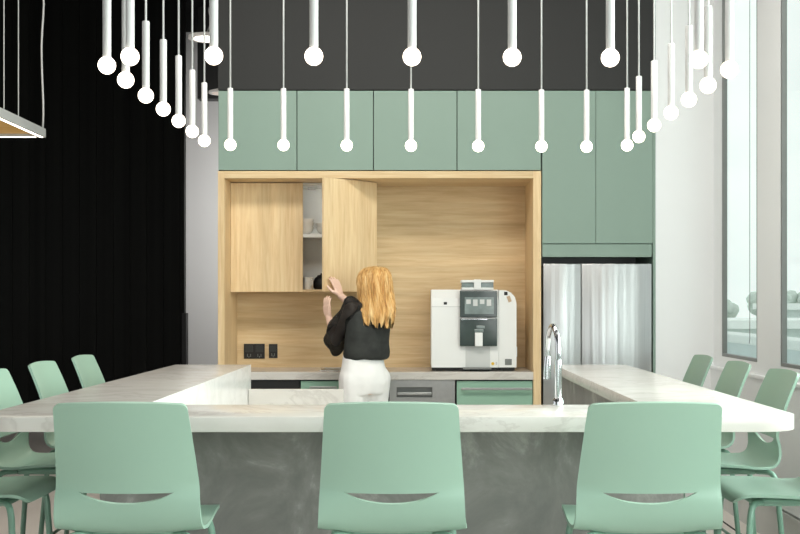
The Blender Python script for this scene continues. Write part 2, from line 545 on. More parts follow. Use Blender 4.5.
# oak niche
nz1 = AZ(170.9, KD); nz2 = AZ(178.2, KD)
nx0, nx1, nx2, nx3 = XL, AX(224.6, KD), AX(533.2, KD), AX(541.2, KD)
ND = 8.80
t = thing('oak_niche', 'light oak lined niche framing the worktop, cupboards and coffee machine', 'niche', ((nx0 + nx3) / 2, ND, 0))
finish('side_panel', B(nx0, nx1, KD - 0.006, ND + 0.04, 0.0, nz1 - 0.001, 0.001, 1), M['oak_z'], t)
finish('side_panel', B(nx2, nx3 - 0.001, KD - 0.006, ND + 0.04, 0.0, nz1 - 0.001, 0.001, 1), M['oak_z'], t)
finish('top_panel', B(nx1, nx2, KD - 0.006, ND + 0.04, nz2, nz1 - 0.001, 0.001, 1), M['oak_x'], t)
finish('back_panel', B(nx1, nx2, ND, ND + 0.03, 0.87, nz2), M['oak_x'], t)

# oak wall cupboards (front plane set back inside the niche)
UD = 8.47
cx0, cx1, cx2 = nx1 + 0.002, AX(303.0, UD), AX(375.0, UD)
cz0, cz1 = AZ(291.9, UD), nz2 - 0.004
def cupboard(label, xa, xb):
    t = thing('oak_cupboard', label, 'cupboard', ((xa + xb) / 2, ND, cz0))
    b = new(); th = 0.018
    y0, y1 = UD + 0.022, ND - 0.002
    finish('side', B(xa, xa + th, y0, y1, cz0, cz1), M['cabinet_inside'], t)
    finish('side', B(xb - th, xb, y0, y1, cz0, cz1), M['cabinet_inside'], t)
    finish('bottom', B(xa + th, xb - th, y0 - 0.02, y1, cz0, cz0 + th), M['oak_x'], t)
    finish('top', B(xa + th, xb - th, y0, y1, cz1 - th, cz1), M['cabinet_inside'], t)
    finish('back', B(xa + th, xb - th, y1 - 0.008, y1, cz0 + th, cz1 - th), M['cabinet_inside'], t)
    finish('shelf', B(xa + th + 0.001, xb - th - 0.001, y0 + 0.01, y1 - 0.01, 1.905, 1.93, 0.001, 1), M['white_plastic'], t)
    return t
tc = cupboard('wide oak cupboard with one door shut and the other standing open', cx0, cx2)
finish('door', B(cx0 + 0.04, cx1 - 0.002, UD, UD + 0.02, cz0, cz1 - 0.003, 0.001, 1), M['oak_z'], tc)
finish('filler', B(cx0, cx0 + 0.039, UD + 0.001, UD + 0.02, cz0, cz1 - 0.003), M['oak_z'], tc)
dl = cx2 - cx1
b = B(-dl, 0, -0.02, 0.0, cz0, cz1 - 0.003, 0.001, 1)
ang = math.atan2(0.39, 0.36)
b.transform(Matrix.Translation((cx2, UD + 0.004, 0)) @ Matrix.Rotation(ang, 4, 'Z'))
dr = finish('door', b, M['oak_z'], tc, label='oak door swung half open')
b = new()
box(b, cx1 + 0.03, cx1 + 0.09, UD + 0.03, UD + 0.06, cz1 - 0.05, cz1 - 0.03, 0.004)
finish('hinge', b, M['brushed'], tc)

# crockery in the open cupboard
def bowl_stack(xc, yc, z, n, labels, r=0.07):
    for k in range(n):
        prof = [(0.0, 0.006), (r * 0.42, 0.006), (r * 0.44, 0.0), (r * 0.52, 0.0), (r * 0.56, 0.006), (r * 0.80, 0.016), (r * 0.95, 0.034), (r, 0.056), (r * 0.96, 0.056), (r * 0.89, 0.036), (r * 0.74, 0.020), (r * 0.5, 0.012), (0, 0.011)]
        o = finish('bowl', lathe(new(), prof, xc, yc, 28, z + k * 0.030), M['porcelain'], None, 40, origin=(xc, yc, z + k * 0.030))
        tag(o, labels[k], 'bowl', 'white bowls on the cupboard shelf')
zs = 1.9305
bowl_stack(AX(304, 8.60), 8.60, zs, 3, ['white bowl at the bottom of the stack of three on the shelf', 'white bowl in the middle of the stack of three on the shelf', 'white bowl on top of the stack of three on the shelf'], 0.072)
bowl_stack(AX(326, 8.60), 8.60, zs, 2, ['lower white bowl of the pair half hidden by the open door', 'upper white bowl of the pair half hidden by the open door'], 0.072)
zc = cz0 + 0.0185
xm, ym = AX(308.5, 8.56), 8.56
t = thing('mug', 'white mug on the cupboard floor beside the black pot', 'mug', (xm, ym, zc))
finish('cup', lathe(new(), [(0, 0.002), (0.03, 0.0), (0.036, 0.012), (0.038, 0.09), (0.035, 0.09), (0.033, 0.014), (0, 0.008)], xm, ym, 24, zc), M['porcelain'], t, 40)
finish('handle', tube(new(), curve_pts([(xm + 0.02, ym - 0.03, zc + 0.075), (xm + 0.032, ym - 0.05, zc + 0.066), (xm + 0.032, ym - 0.05, zc + 0.035), (xm + 0.02, ym - 0.03, zc + 0.025)], 5), 0.005, 8), M['porcelain'], t, True)
xm, ym = AX(321.5, 8.66), 8.66
t = thing('coffee_pot', 'round black pot on the cupboard floor beside the white mug', 'pot', (xm, ym, zc))
finish('body', lathe(new(), [(0, 0.0), (0.05, 0.0), (0.062, 0.02), (0.064, 0.055), (0.05, 0.088), (0.035, 0.098), (0, 0.1)], xm, ym, 28, zc), M['black'], t, 40)
finish('lid', lathe(new(), [(0.036, 0.098), (0.03, 0.108), (0.008, 0.112), (0.009, 0.122), (0, 0.124)], xm, ym, 20, zc), M['black'], t, 40)
finish('handle', tube(new(), curve_pts([(xm + 0.05, ym - 0.02, zc + 0.085), (xm + 0.085, ym - 0.03, zc + 0.075), (xm + 0.082, ym - 0.03, zc + 0.03), (xm + 0.058, ym - 0.02, zc + 0.025)], 5), 0.006, 8), M['black'], t, True)

# worktop and base units
WT0, WT1 = AZ(379.8, KD - 0.02), AZ(372.0, KD - 0.02)
t = thing('worktop', 'pale stone worktop running along the back of the niche', 'worktop', (0, 8.5, WT0))
finish('slab', B(nx1 + 0.001, nx2 - 0.001, KD - 0.02, ND - 0.001, WT0, WT1, 0.002), M['marble'], t)
# sink let into the worktop
sx0, sx1 = AX(320, 8.35), AX(349, 8.35)
t = thing('sink', 'shallow steel sink rim set in the back worktop behind the woman', 'sink', ((sx0 + sx1) / 2, 8.42, WT1))
b = new()
box(b, sx0, sx1, 8.30, 8.32, WT1 + 0.0005, WT1 + 0.006, 0.001); box(b, sx0, sx1, 8.60, 8.62, WT1 + 0.0005, WT1 + 0.006, 0.001)
box(b, sx0, sx0 + 0.02, 8.32, 8.60, WT1 + 0.0005, WT1 + 0.006, 0.001); box(b, sx1 - 0.02, sx1, 8.32, 8.60, WT1 + 0.0005, WT1 + 0.006, 0.001)
finish('rim', b, M['brushed'], t)
finish('basin', B(sx0 + 0.02, sx1 - 0.02, 8.32, 8.60, WT1 + 0.0005, WT1 + 0.002), M['frame_dark'], t)
# small tap beyond the woman
tx, ty = AX(346, 8.66), 8.66
t = thing('sink_tap', 'small pale tap on the back worktop, mostly hidden by the woman', 'tap', (tx, ty, WT1))
finish('base', lathe(new(), [(0, 0), (0.024, 0), (0.024, 0.012), (0.014, 0.02), (0, 0.02)], tx, ty, 16, WT1), M['chrome'], t, 40)
finish('spout', tube(new(), curve_pts([(tx, ty, WT1 + 0.018), (tx, ty, WT1 + 0.15), (tx, ty - 0.05, WT1 + 0.2), (tx, ty - 0.11, WT1 + 0.17), (tx, ty - 0.12, WT1 + 0.14)], 6), 0.011, 10), M['chrome'], t, True)

def unit(name, label, cat, xa, xb):
    t = thing(name, label, cat, ((xa + xb) / 2, 8.5, 0))
    return t
zu = WT0 - 0.004
# black built-in appliance
xa, xb = nx1 + 0.004, AX(299.3, KD)
t = unit('black_appliance', 'black fronted built-in unit under the worktop, behind the marble bar end', 'appliance', xa, xb)
finish('body', B(xa, xb, KD + 0.03, ND - 0.005, 0.1, zu - 0.005), M['gap'], t)
finish('front', B(xa, xb, KD, KD + 0.028, 0.1, zu, 0.002), M['black'], t)
finish('plinth', B(xa, xb, KD + 0.06, KD + 0.08, 0, 0.1), M['gap'], t)
def drawer_unit(label, xa, xb, hx0, hx1, zh):
    t = unit('drawer_unit', label, 'drawer unit', xa, xb)
    finish('carcass', B(xa, xb, KD + 0.024, ND - 0.005, 0.1, zu - 0.002), M['gap'], t)
    z = [zu - 0.006, 0.62, 0.36, 0.11]
    for k in range(3):
        d = finish('drawer', B(xa + 0.004, xb - 0.004, KD, KD + 0.022, z[k + 1] + 0.004, z[k], 0.001, 1), M['sage_base'], t)
        zz = z[k] - (zu - 0.006 - zh)
        h = new()
        box(h, hx0, hx1, KD - 0.04, KD - 0.028, zz - 0.008, zz + 0.008, 0.002)
        box(h, hx0 + 0.01, hx0 + 0.022, KD - 0.028, KD + 0.001, zz - 0.006, zz + 0.006)
        box(h, hx1 - 0.022, hx1 - 0.01, KD - 0.028, KD + 0.001, zz - 0.006, zz + 0.006)
        finish('handle', h, M['brushed'], d)
    finish('plinth', B(xa, xb, KD + 0.06, KD + 0.08, 0, 0.1), M['gap'], t)
    return t
xa, xb = AX(300.2, KD), AX(388.5, KD)
drawer_unit('sage drawer unit under the sink, half hidden by the woman', xa, xb, AX(310, KD), AX(337, KD), AZ(387.2, KD))
xa, xb = AX(456.3, KD), AX(533, KD)
drawer_unit('sage drawer unit with long bar handles under the coffee machine', xa, xb, AX(461, KD), AX(531.5, KD), AZ(388.6, KD))
xa, xb = AX(389.2, KD), AX(455.2, KD)
t = unit('dishwasher', 'stainless steel dishwasher with pocket handle beside the woman', 'dishwasher', xa, xb)
finish('body', B(xa, xb, KD + 0.04, ND - 0.005, 0.1, zu - 0.003), M['gap'], t)
hx0, hx1, hz0, hz1 = AX(396.5, KD), AX(432.5, KD), AZ(397.5, KD), AZ(387.2, KD)
b = new()
box(b, xa + 0.002, hx0, KD, KD + 0.038, 0.1, zu); box(b, hx1, xb - 0.002, KD, KD + 0.038, 0.1, zu)
box(b, hx0, hx1, KD, KD + 0.038, hz1, zu); box(b, hx0, hx1, KD, KD + 0.038, 0.1, hz0)
d = finish('door', b, M['brushed'], t)
finish('handle_recess', B(hx0, hx1, KD + 0.03, KD + 0.037, hz0, hz1), M['frame_dark'], d)
finish('handle', B(hx0 + 0.006, hx1 - 0.006, KD + 0.004, KD + 0.018, hz0 + 0.016, hz0 + 0.036, 0.004), M['brushed'], d)
finish('plinth', B(xa, xb, KD + 0.06, KD + 0.08, 0, 0.1), M['gap'], t)

# black power outlets on the splashback
def outlet(label, x0, x1, y0, y1, n):
    xa, xb, za, zb_ = AX(x0, ND), AX(x1, ND), AZ(y1, ND), AZ(y0, ND)
    t = thing('power_outlet', label, 'power outlet', ((xa + xb) / 2, ND, (za + zb_) / 2), 'black outlets on the oak splashback')
    finish('plate', B(xa, xb, ND - 0.009, ND - 0.0005, za, zb_, 0.002), M['black'], t)
    for k in range(n):
        ca = xa + (xb - xa) * (k + 0.5) / n
        w_ = (xb - xa) / n * 0.36
        s = new()
        box(s, ca - w_, ca + w_, ND - 0.012, ND - 0.008, za + 0.05, zb_ - 0.012, 0.001)
        finish('switch', s, M['soft_black'], t)
        s = new()
        for dx in (-0.3, 0.3):
            box(s, ca + dx * w_ * 1.4 - 0.002, ca + dx * w_ * 1.4 + 0.002, ND - 0.0105, ND - 0.0085, za + 0.014, za + 0.036)
        box(s, ca - 0.002, ca + 0.002, ND - 0.0105, ND - 0.0085, za + 0.008, za + 0.02)
        finish('socket', s, M['frame_dark'], t)
outlet('wide black double outlet on the oak splashback', 244, 264.8, 343.8, 358.6, 2)
outlet('narrow black single outlet beside the wide one', 269, 277.6, 344, 358, 1)

# ------------------------------------------------------------------ coffee machine
CD = 8.30
def cx(x): return AX(x, CD)
def cz(y): return AZ(y, CD)
zb0 = WT1 + 0.001
t = thing('coffee_machine', 'white bean-to-cup coffee machine with smoked glass front on the worktop', 'coffee machine', (cx(474), 8.5, zb0))
cb = 8.72
zbase = cz(367.5)
fb = new()
for xa, xb in ((436, 458), (470, 490), (503, 514)):
    box(fb, cx(xa), cx(xb), CD + 0.03, cb - 0.03, zb0, zbase, 0.002)
box(fb, cx(432), cx(498), CD + 0.012, cb - 0.02, zb0 + 0.006, zbase, 0.003)
box(fb, cx(499), cx(515), CD + 0.016, cb - 0.02, zb0 + 0.006, zbase, 0.003)
finish('base', fb, M['black'], t)
# main housing with bevelled top
zt_ = cz(289.5)
prof = [(CD, zbase), (cb, zbase), (cb, zt_), (CD + 0.055, zt_), (CD + 0.012, cz(298)), (CD, cz(306))]
hb = new(); prism_x(hb, prof, cx(431.2), cx(498.8), 0.004)
house = finish('housing', hb, M['white_plastic'], t)
finish('lid_seam', B(cx(431.5), cx(460), CD - 0.0015, CD + 0.003, cz(307), cz(306.4)), M['grey_plastic'], house)
finish('lock', B(cx(443.8), cx(447), CD - 0.002, CD + 0.01, cz(304.6), cz(302.0), 0.001), M['black'], house)
# side unit with rounded shoulder
sp = [(cx(499), zbase), (cx(516.6), zbase), (cx(516.6), cz(303)), (cx(515), cz(297)), (cx(511), cz(292.5)), (cx(506), cz(290.3)), (cx(499), cz(290.0))]
b = new(); prism(b, [(x, -z) for x, z in sp], 0, cb - CD - 0.02)
b.transform(Matrix(((1, 0, 0, 0), (0, 0, 1, CD + 0.008), (0, -1, 0, 0), (0, 0, 0, 1))))
su = finish('milk_unit', b, M['white_plastic'], t)
finish('lock', B(cx(504.2), cx(507.6), CD + 0.003, CD + 0.02, cz(295.2), cz(291.8), 0.001), M['black'], su)
b = B(-0.012, 0.012, -0.002, 0.004, -0.022, 0.022); b.transform(Matrix.Translation((cx(509.2), CD + 0.006, cz(299))) @ Matrix.Rotation(-0.35, 4, 'Y'))
finish('label_plate', b, M['tan'], su)
finish('badge', B(cx(505), cx(511.8), CD + 0.004, CD + 0.01, cz(365), cz(359)), M['frame_dark'], su)
finish('side_catch', B(cx(516.4), cx(517.6), CD + 0.03, CD + 0.12, cz(357), cz(347), 0.002), M['white_plastic'], su)
# smoked glass front
gx0, gx1 = cx(459.7), cx(496.8)
GY = CD - 0.035
finish('display', B(gx0, gx1, GY, CD + 0.001, cz(317.0), cz(290.6), 0.004), M['dark_glass'], t)
finish('screen', B(cx(464.5), cx(493.5), GY - 0.0015, GY + 0.001, cz(314), cz(297.2)), M['mid_glass'], t)
b = new()
for i in range(4):
    box(b, cx(466 + 6.8 * i), cx(470.5 + 6.8 * i), GY - 0.0025, GY, cz(304 + 2 * (i % 2)), cz(299.5))
finish('screen_icons', b, M['grey_plastic'], t)
finish('dispenser_cover', B(gx0, gx1, GY - 0.002, CD + 0.001, cz(346), cz(317.8), 0.004), M['dark_glass'], t)
finish('trim_strip', B(gx0 + 0.008, cx(487), GY - 0.004, GY, cz(319.6), cz(318.8)), M['chrome'], t)
b = B(cx(474.6), cx(482.2), GY - 0.03, GY, cz(346), cz(332.4), 0.003)
finish('spout', b, M['white_plastic'], t)
b = new()
box(b, cx(474), cx(483.2), GY - 0.02, GY, cz(332), cz(329), 0.003)
box(b, cx(476), cx(484.5), GY - 0.012, GY, cz(328.6), cz(325.6), 0.003)
finish('spout_mount', b, M['mid_glass'], t)
# cup bay below the glass
finish('cup_bay', B(cx(465.5), cx(490), CD - 0.002, CD + 0.004, zbase + 0.004, cz(346.6)), M['grey_plastic'], t)
finish('drip_tray', B(cx(463), cx(491), CD - 0.05, CD + 0.004, zbase - 0.012, zbase + 0.002, 0.002), M['frame_dark'], t)
b = lathe(new(), [(0, 0), (0.011, 0), (0.011, 0.002), (0, 0.002)], 0, 0, 16)
b.transform(Matrix.Translation((cx(492.8), CD - 0.0005, cz(363.6))) @ Matrix.Rotation(PI / 2, 4, 'X'))
finish('sticker', b, M['yellow'], t, label='round yellow sticker')
finish('sticker', B(cx(495.6), cx(497.2), CD - 0.002, CD + 0.001, cz(365), cz(362)), M['grey_plastic'], t)
# bean hoppers on top
hz0, hz1 = cz(289.5), cz(280)
finish('hopper_bridge', B(cx(474), cx(481), CD + 0.0, CD + 0.2, hz0 - 0.003, hz1 + 0.004, 0.004), M['white_plastic'], t)
for xa, xb in ((461.5, 474.0), (481.0, 493.6)):
    h = finish('bean_hopper', B(cx(xa), cx(xb), CD + 0.01, CD + 0.19, hz0 + 0.012, hz1 - 0.018, 0.003), M['mid_glass'], t)
    finish('hopper_lid', B(cx(xa) - 0.002, cx(xb) + 0.001, CD, CD + 0.2, hz1 - 0.018, hz1, 0.003), M['white_plastic'], h)
    finish('hopper_collar', B(cx(xa), cx(xb), CD + 0.004, CD + 0.19, hz0 - 0.003, hz0 + 0.014, 0.002), M['white_plastic'], h)

# ------------------------------------------------------------------ bar
BT, TH = 1.05, 0.049
XO0, XO1, XI0, XI1 = -1.437, 1.272, -0.981, 0.84
DF, DI, DB = 3.73, 4.185, 6.91
t = thing('bar_counter', 'long U-shaped pale marble bar top with rounded outer corners', 'bar top', (0, DF, BT - TH))
outline = round_poly([(XO0, DF, 0.14), (XO1, DF, 0.14), (XO1, DB, 0.01), (XI1, DB, 0.0), (XI1, DI, 0.0), (XI0, DI, 0.0), (XI0, DB, 0.0), (XO0, DB, 0.01)], 10)
b = new(); prism(b, outline, BT - TH, BT, 0.002)
finish('slab', b, M['marble'], t, 30)
finish('waterfall_panel', B(XI0 - 0.04, XI0 + 0.0015, DI + 0.001, DB + 0.001, 0.0, BT - 0.0005), M['marble_white'], t, label='white marble panel dropping to the floor')
t = thing('bar_pedestal', 'dark grey polished plaster base under the marble bar top', 'bar base', (0, 4.05, 0))
zc_ = BT - TH - 0.001
finish('front_panel', B(-1.105, 0.95, 4.05, 4.13, 0, zc_), M['concrete'], t)
finish('side_panel', B(-1.105, XI0 - 0.042, 4.131, DB - 0.02, 0, zc_), M['concrete'], t)
finish('side_panel', B(0.875, 0.95, 4.131, DB - 0.02, 0, zc_), M['concrete'], t)
# lower marble screen inside the U
sx1_ = AX(344, 6.8)
o = finish('marble_screen', B(XI0 + 0.004, sx1_, 6.78, 6.81, 0, AZ(389.2, 6.78), 0.003), M['marble'], None, origin=(-0.7, 6.8, 0))
tag(o, 'low upright marble screen inside the bar in front of the woman', 'screen')

# mixer tap on the bar
tx, ty = AX(558.2, 4.14), 4.14
t = thing('mixer_tap', 'tall chrome gooseneck tap on the bar in front of the fridge', 'tap', (tx, ty, BT))
z0 = BT
finish('base', lathe(new(), [(0, 0.0005), (0.0195, 0.0005), (0.0195, 0.02), (0.0145, 0.028), (0, 0.028)], tx, ty, 24, z0), M['chrome'], t, 40)
finish('column', tube(new(), [(tx, ty, z0 + 0.026), (tx, ty, z0 + 0.165)], 0.0125, 20), M['chrome'], t, 40)
arc = [(tx, ty, z0 + 0.16), (tx, ty, z0 + 0.21), (tx - 0.002, ty + 0.012, z0 + 0.25), (tx - 0.007, ty + 0.05, z0 + 0.280), (tx - 0.012, ty + 0.1, z0 + 0.282), (tx - 0.016, ty + 0.145, z0 + 0.252), (tx - 0.018, ty + 0.162, z0 + 0.21), (tx - 0.019, ty + 0.168, z0 + 0.165)]
finish('neck', tube(new(), curve_pts(arc, 7), 0.0098, 16), M['chrome'], t, True)
finish('spray_head', tube(new(), [(tx - 0.019, ty + 0.168, z0 + 0.17), (tx - 0.020, ty + 0.171, z0 + 0.125), (tx - 0.020, ty + 0.171, z0 + 0.085)], [0.0115, 0.0145, 0.0145], 18), M['chrome'], t, 40)
finish('lever', tube(new(), [(tx, ty + 0.012, z0 + 0.014), (tx, ty + 0.045, z0 + 0.022)], 0.005, 10), M['chrome'], t, True)

# ------------------------------------------------------------------ bar stools
def stool_proto():
    t = thing('bar_stool', 'x', 'bar stool', (0, 0, 0))
    prof = curve_pts([(0.236, 0.722), (0.226, 0.742), (0.190, 0.755), (0.10, 0.755), (0.0, 0.750), (-0.075, 0.744), (-0.118, 0.752), (-0.143, 0.784), (-0.155, 0.83), (-0.172, 0.90), (-0.212, 1.018), (-0.257, 1.127)], 9)
    L = [0.0]
    for a, b in zip(prof, prof[1:]): L.append(L[-1] + (b - a).length)
    tot = L[-1]
    def P(s):
        s = min(max(s, 0), tot)
        for i in range(len(L) - 1):
            if s <= L[i + 1]:
                k = (s - L[i]) / (L[i + 1] - L[i]); return prof[i].lerp(prof[i + 1], k)
        return prof[-1]
    def halfw(s, p):
        # width along the shell: seat 0.215, wide at the bend, narrower at the top
        z, y = p.y, p.x
        k = s / tot
        if y > -0.1 and z < 0.78:
            w = 0.226 - 0.012 * max(0, (y - 0.0) / 0.23)
        else:
            w = 0.222 - 0.029 * min(1, max(0, (z - 0.75) / 0.375))
        r = 0.016
        d = tot - s
        if d < r: w = w - r + math.sqrt(max(0, r * r - (r - d) ** 2))
        r = 0.06; d = s
        if d < r: w = w - r + math.sqrt(max(0, r * r - (r - d) ** 2))
        return w
    # arc length of slot top
    st = next(L[i] for i in range(len(L)) if prof[i].y >= 0.856 and prof[i].x < -0.1)
    us, sh = 0.140, 0.030
    nu = 48
    rows_a = [tot * 0 + (st) * (i / 40) for i in range(41)]
    # denser at the front end
    rows_a = sorted(set([0.0, 0.003, 0.008, 0.015, 0.025, 0.037, 0.05] + [x for x in rows_a if x > 0.06]))
    rows_b = [st + (tot - st) * i / 18 for i in range(19)]
    rows_b = sorted(set([x for x in rows_b if x < tot - 0.024] + [tot - 0.02, tot - 0.0165, tot - 0.011, tot - 0.006, tot - 0.003, tot - 0.001, tot]))
    bm = new()
    def place(s, u):
        p = P(s); w = halfw(s, p); x = u * w
        y, z = p.x, p.y
        q = (x / 0.226) ** 2
        # dished seat, wrapped back
        back = min(1, max(0, (z - 0.76) / 0.12)) if y < -0.08 else 0.0
        dip = min(1, max(0, 1 - abs(y + 0.09) / 0.13)) * (1 - back)
        z2 = z + (1 - back) * 0.004 * q - dip * 0.014 * (1 - q)
        y2 = y + back * 0.030 * q
        if s > tot - 0.2: z2 += 0.008 * (1 - (x / 0.2) ** 2) * (s - tot + 0.2) / 0.2
        if y < -0.09: y2 -= 0.012 * q * (1 - back)
        if st - 0.11 < s <= st: y2 -= 0.005 * min(1, (st - s) / 0.022) * min(1, max(0, (s - st + 0.11) / 0.08))
        return Vector((x, y2, z2))
    def slot_low(u, s):
        p = P(st); w = halfw(st, p); x = abs(u * w)
        if x >= us: return 0.0
        return sh * (1 - (x / us) ** 2) ** 0.8
    us_ = [-1 + 2 * i / nu for i in range(nu + 1)]
    grid = []
    fade0 = st - 0.13
    for s in rows_a:
        row = []
        for u in us_:
            g = slot_low(u, s)
            k = min(1, max(0, (s - fade0) / (st - fade0)))
            row.append(bm.verts.new(place(s - g * k, u)))
        grid.append(row)
    ga = len(grid)
    for s in rows_b:
        grid.append([bm.verts.new(place(s, u)) for u in us_])
    for i in range(len(grid) - 1):
        if i == ga - 1: continue
        for j in range(nu):
            bm.faces.new((grid[i][j], grid[i][j + 1], grid[i + 1][j + 1], grid[i + 1][j]))
    bmesh.ops.remove_doubles(bm, verts=bm.verts, dist=0.0004)
    bmesh.ops.recalc_face_normals(bm, faces=bm.faces)
    # thicken
    th = 0.011
    bm.normal_update()
    src = list(bm.verts); nrm = {v: v.normal.copy() for v in src}
    # orientation: normals should point to the sitter (up on the seat)
    up = sum(f.normal.z for f in bm.faces if abs(f.normal.z) > 0.9)
    sg = 1 if up > 0 else -1
    lower = {v: bm.verts.new(v.co - nrm[v] * sg * th) for v in src}
    faces = list(bm.faces); bedges = [e for e in bm.edges if len(e.link_faces) == 1]
    for f in faces: bm.faces.new([lower[v] for v in reversed(f.verts)])
    for e in bedges:
        a, b = e.verts
        bm.faces.new((a, b, lower[b], lower[a]))
    bmesh.ops.recalc_face_normals(bm, faces=bm.faces)
    finish('seat_shell', bm, M['sage_chair'], t, 50)
    # support tray under the seat
    finish('seat_support', B(-0.14, 0.14, -0.085, 0.15, 0.704, 0.734, 0.012, 3), M['sage_metal'], t, 40)
    # tubes: each leg bends out from under the seat
    for sx in (-1, 1):
        for sy in (-1, 1):
            top = Vector((sx * 0.13, sy * 0.10 + 0.02, 0.718)); kn = Vector((sx * 0.19, sy * 0.16 + 0.015, 0.716)); ft = Vector((sx * 0.225, sy * 0.215 + 0.01, 0.012))
            dn = (ft - kn).normalized()
            pts = curve_pts([top, top.lerp(kn, 0.75), kn + dn * 0.035, kn + dn * 0.10], 6)[:-1] + [kn + dn * 0.10, ft]
            lg = finish('leg', tube(new(), pts, 0.0115, 12), M['sage_metal'], t, True)
            finish('foot_glide', tube(new(), [ft + Vector((0, 0, -0.011)), ft + Vector((0, 0, 0.012))], 0.014, 12), M['black'], lg)
    zf_ = 0.30
    def legpt(sx, sy, z):
        kn = Vector((sx * 0.19, sy * 0.16 + 0.015, 0.716)); ft = Vector((sx * 0.225, sy * 0.215 + 0.01, 0.012))
        return kn.lerp(ft, (0.716 - z) / 0.704)
    finish('footrest', tube(new(), [legpt(-1, 1, zf_), legpt(1, 1, zf_)], 0.0095, 10), M['sage_metal'], t, True)
    for sx in (-1, 1):
        finish('side_rail', tube(new(), [legpt(sx, 1, zf_), legpt(sx, -1, zf_)], 0.0075, 10), M['sage_metal'], t, True)
    finish('back_rail', tube(new(), [legpt(-1, -1, zf_ + 0.0), legpt(1, -1, zf_)], 0.0075, 10), M['sage_metal'], t, True)
    return t
stool = stool_proto()
G = 'sage bar stools around the marble bar'
spots = [(-0.855, 3.585, 0.0, 'sage bar stool seen from behind at the bar front, nearest the black wall'),
         (-0.066, 3.585, 0.0, 'sage bar stool seen from behind at the middle of the bar front, before the woman'),
         (0.701, 3.585, 0.0, 'sage bar stool seen from behind at the bar front, nearest the windows')]
ln = ['far', 'second from far', 'third from far', 'near']
wl = ['sage bar stool on the black wall side, farthest of that row', 'sage bar stool on the black wall side, second from the far end', 'sage bar stool on the black wall side, third from the far end', 'sage bar stool on the black wall side, nearest of the row, only seat visible']
wr = ['sage bar stool beside the window wall, farthest of that row', 'sage bar stool beside the window wall, second from the far end', 'sage bar stool beside the window wall, third from the far end', 'sage bar stool beside the window wall, nearest of the row, only seat visible']
ys = [6.30, 5.61, 4.93, 4.18]
for y, l in zip(ys, wl): spots.append((-1.575, y, -PI / 2, l))
for y, l in zip(ys, wr): spots.append((1.345, y, PI / 2, l))
for i, (x, y, rz, l) in enumerate(spots):
    o = stool if i == 0 else dup(stool)
    o.location = (x, y, 0); o.rotation_euler = (0, 0, rz)
    o['label'] = l; o['group'] = G

# ------------------------------------------------------------------ pendant ring
PZ = 2.268
front = [(129, 'first'), (214, 'second'), (314, 'third'), (412, 'fourth'), (512, 'fifth'), (610, 'sixth'), (700, 'seventh')]
P_ = []
for x, n in front:
    P_.append(((x - 414) / 290.0, 3.96 if 150 < x < 650 else 3.98, 'white tube pendant, %s from the black wall in the near row' % n))
for k, n in enumerate(['nearest', 'second nearest', 'third nearest', 'fourth', 'third farthest', 'second farthest', 'farthest']):
    P_.append((-1.103, (4.13, 4.40, 4.73, 5.06, 5.39, 5.72, 6.05)[k], 'slim white tube pendant, %s in the run of seven on the black wall side' % n))
    P_.append((1.138, (4.15, 4.45, 4.76, 5.09, 5.45, 5.82, 6.14)[k], 'slim white tube pendant, %s in the run of seven on the window side' % n))
for x, n in [(231, 'first'), (284, 'second'), (347, 'third'), (411, 'fourth'), (478, 'fifth'), (541, 'sixth'), (586, 'seventh')]:
    P_.append(((x - 414) / 184.8, 6.20, 'white tube pendant, %s from the black wall in the far row' % n))
TR, GR, TL = 0.0152, 0.0318, 0.274
proto = None
for x, y, l in P_:
    z = PZ - 0.005 * x
    if proto is None:
        t = thing('pendant_light', l, 'pendant light', (0, 0, 0), 'tube pendants hung in a ring over the bar')
        b = new(); bmesh.ops.create_uvsphere(b, u_segments=24, v_segments=14, radius=GR)
        finish('globe', b, M['globe'], t, True)
        finish('tube', lathe(new(), [(0, 0.025), (TR, 0.025), (TR, 0.028 + TL), (TR * 0.9, 0.031 + TL), (0, 0.031 + TL)], 0, 0, 20), M['pendant_white'], t, 40)
        finish('cord', tube(new(), [(0, 0, 0.03 + TL), (0, 0, CEIL - PZ - 0.02)], 0.0045, 8), M['pendant_white'], t, True)
        finish('ceiling_cap', lathe(new(), [(0, CEIL - PZ - 0.03), (0.03, CEIL - PZ - 0.03), (0.03, CEIL - PZ - 0.008), (0, CEIL - PZ - 0.008)], 0, 0, 20), M['pendant_white'], t, 40)
        proto = t
        t.location = (x, y, z)
    else:
        dup(proto, (x, y, z), None, l)

# ------------------------------------------------------------------ rectangular frame light
lx, ly, lz = -2.625, 8.20, 2.60
t = thing('frame_light', 'pale rectangular hanging light frame with amber-lit wood panel and LED edge', 'ceiling light', (lx, ly, lz))
X0, Y0 = -4.4, 6.2
hh, ww = 0.062, 0.05
for nm, a in (('rail', (lx - ww, lx, Y0, ly)), ('rail', (X0, X0 + ww, Y0, ly)), ('rail', (X0 + ww, lx - ww, ly - ww, ly)), ('rail', (X0 + ww, lx - ww, Y0, Y0 + ww))):
    r_ = finish('rail', B(a[0], a[1], a[2], a[3], lz, lz + hh, 0.001, 1), M['frame_light'], t)
    i_ = 0.014
    finish('led_strip', B(a[0] + i_, a[1] - i_, a[2] + i_, a[3] - i_, lz - 0.002, lz + 0.004), M['led'], r_)
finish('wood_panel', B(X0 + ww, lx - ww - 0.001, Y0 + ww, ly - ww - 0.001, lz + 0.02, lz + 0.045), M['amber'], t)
for (wx, wy) in ((-2.635, 7.39), (-2.635, 7.66)):
    finish('wire', tube(new(), [(wx, wy, lz + hh), (wx, wy, CEIL)], 0.0035, 6), M['frame_light'], t)
zz = [lz + hh + (CEIL - lz - hh) * k / 24 for k in range(25)]
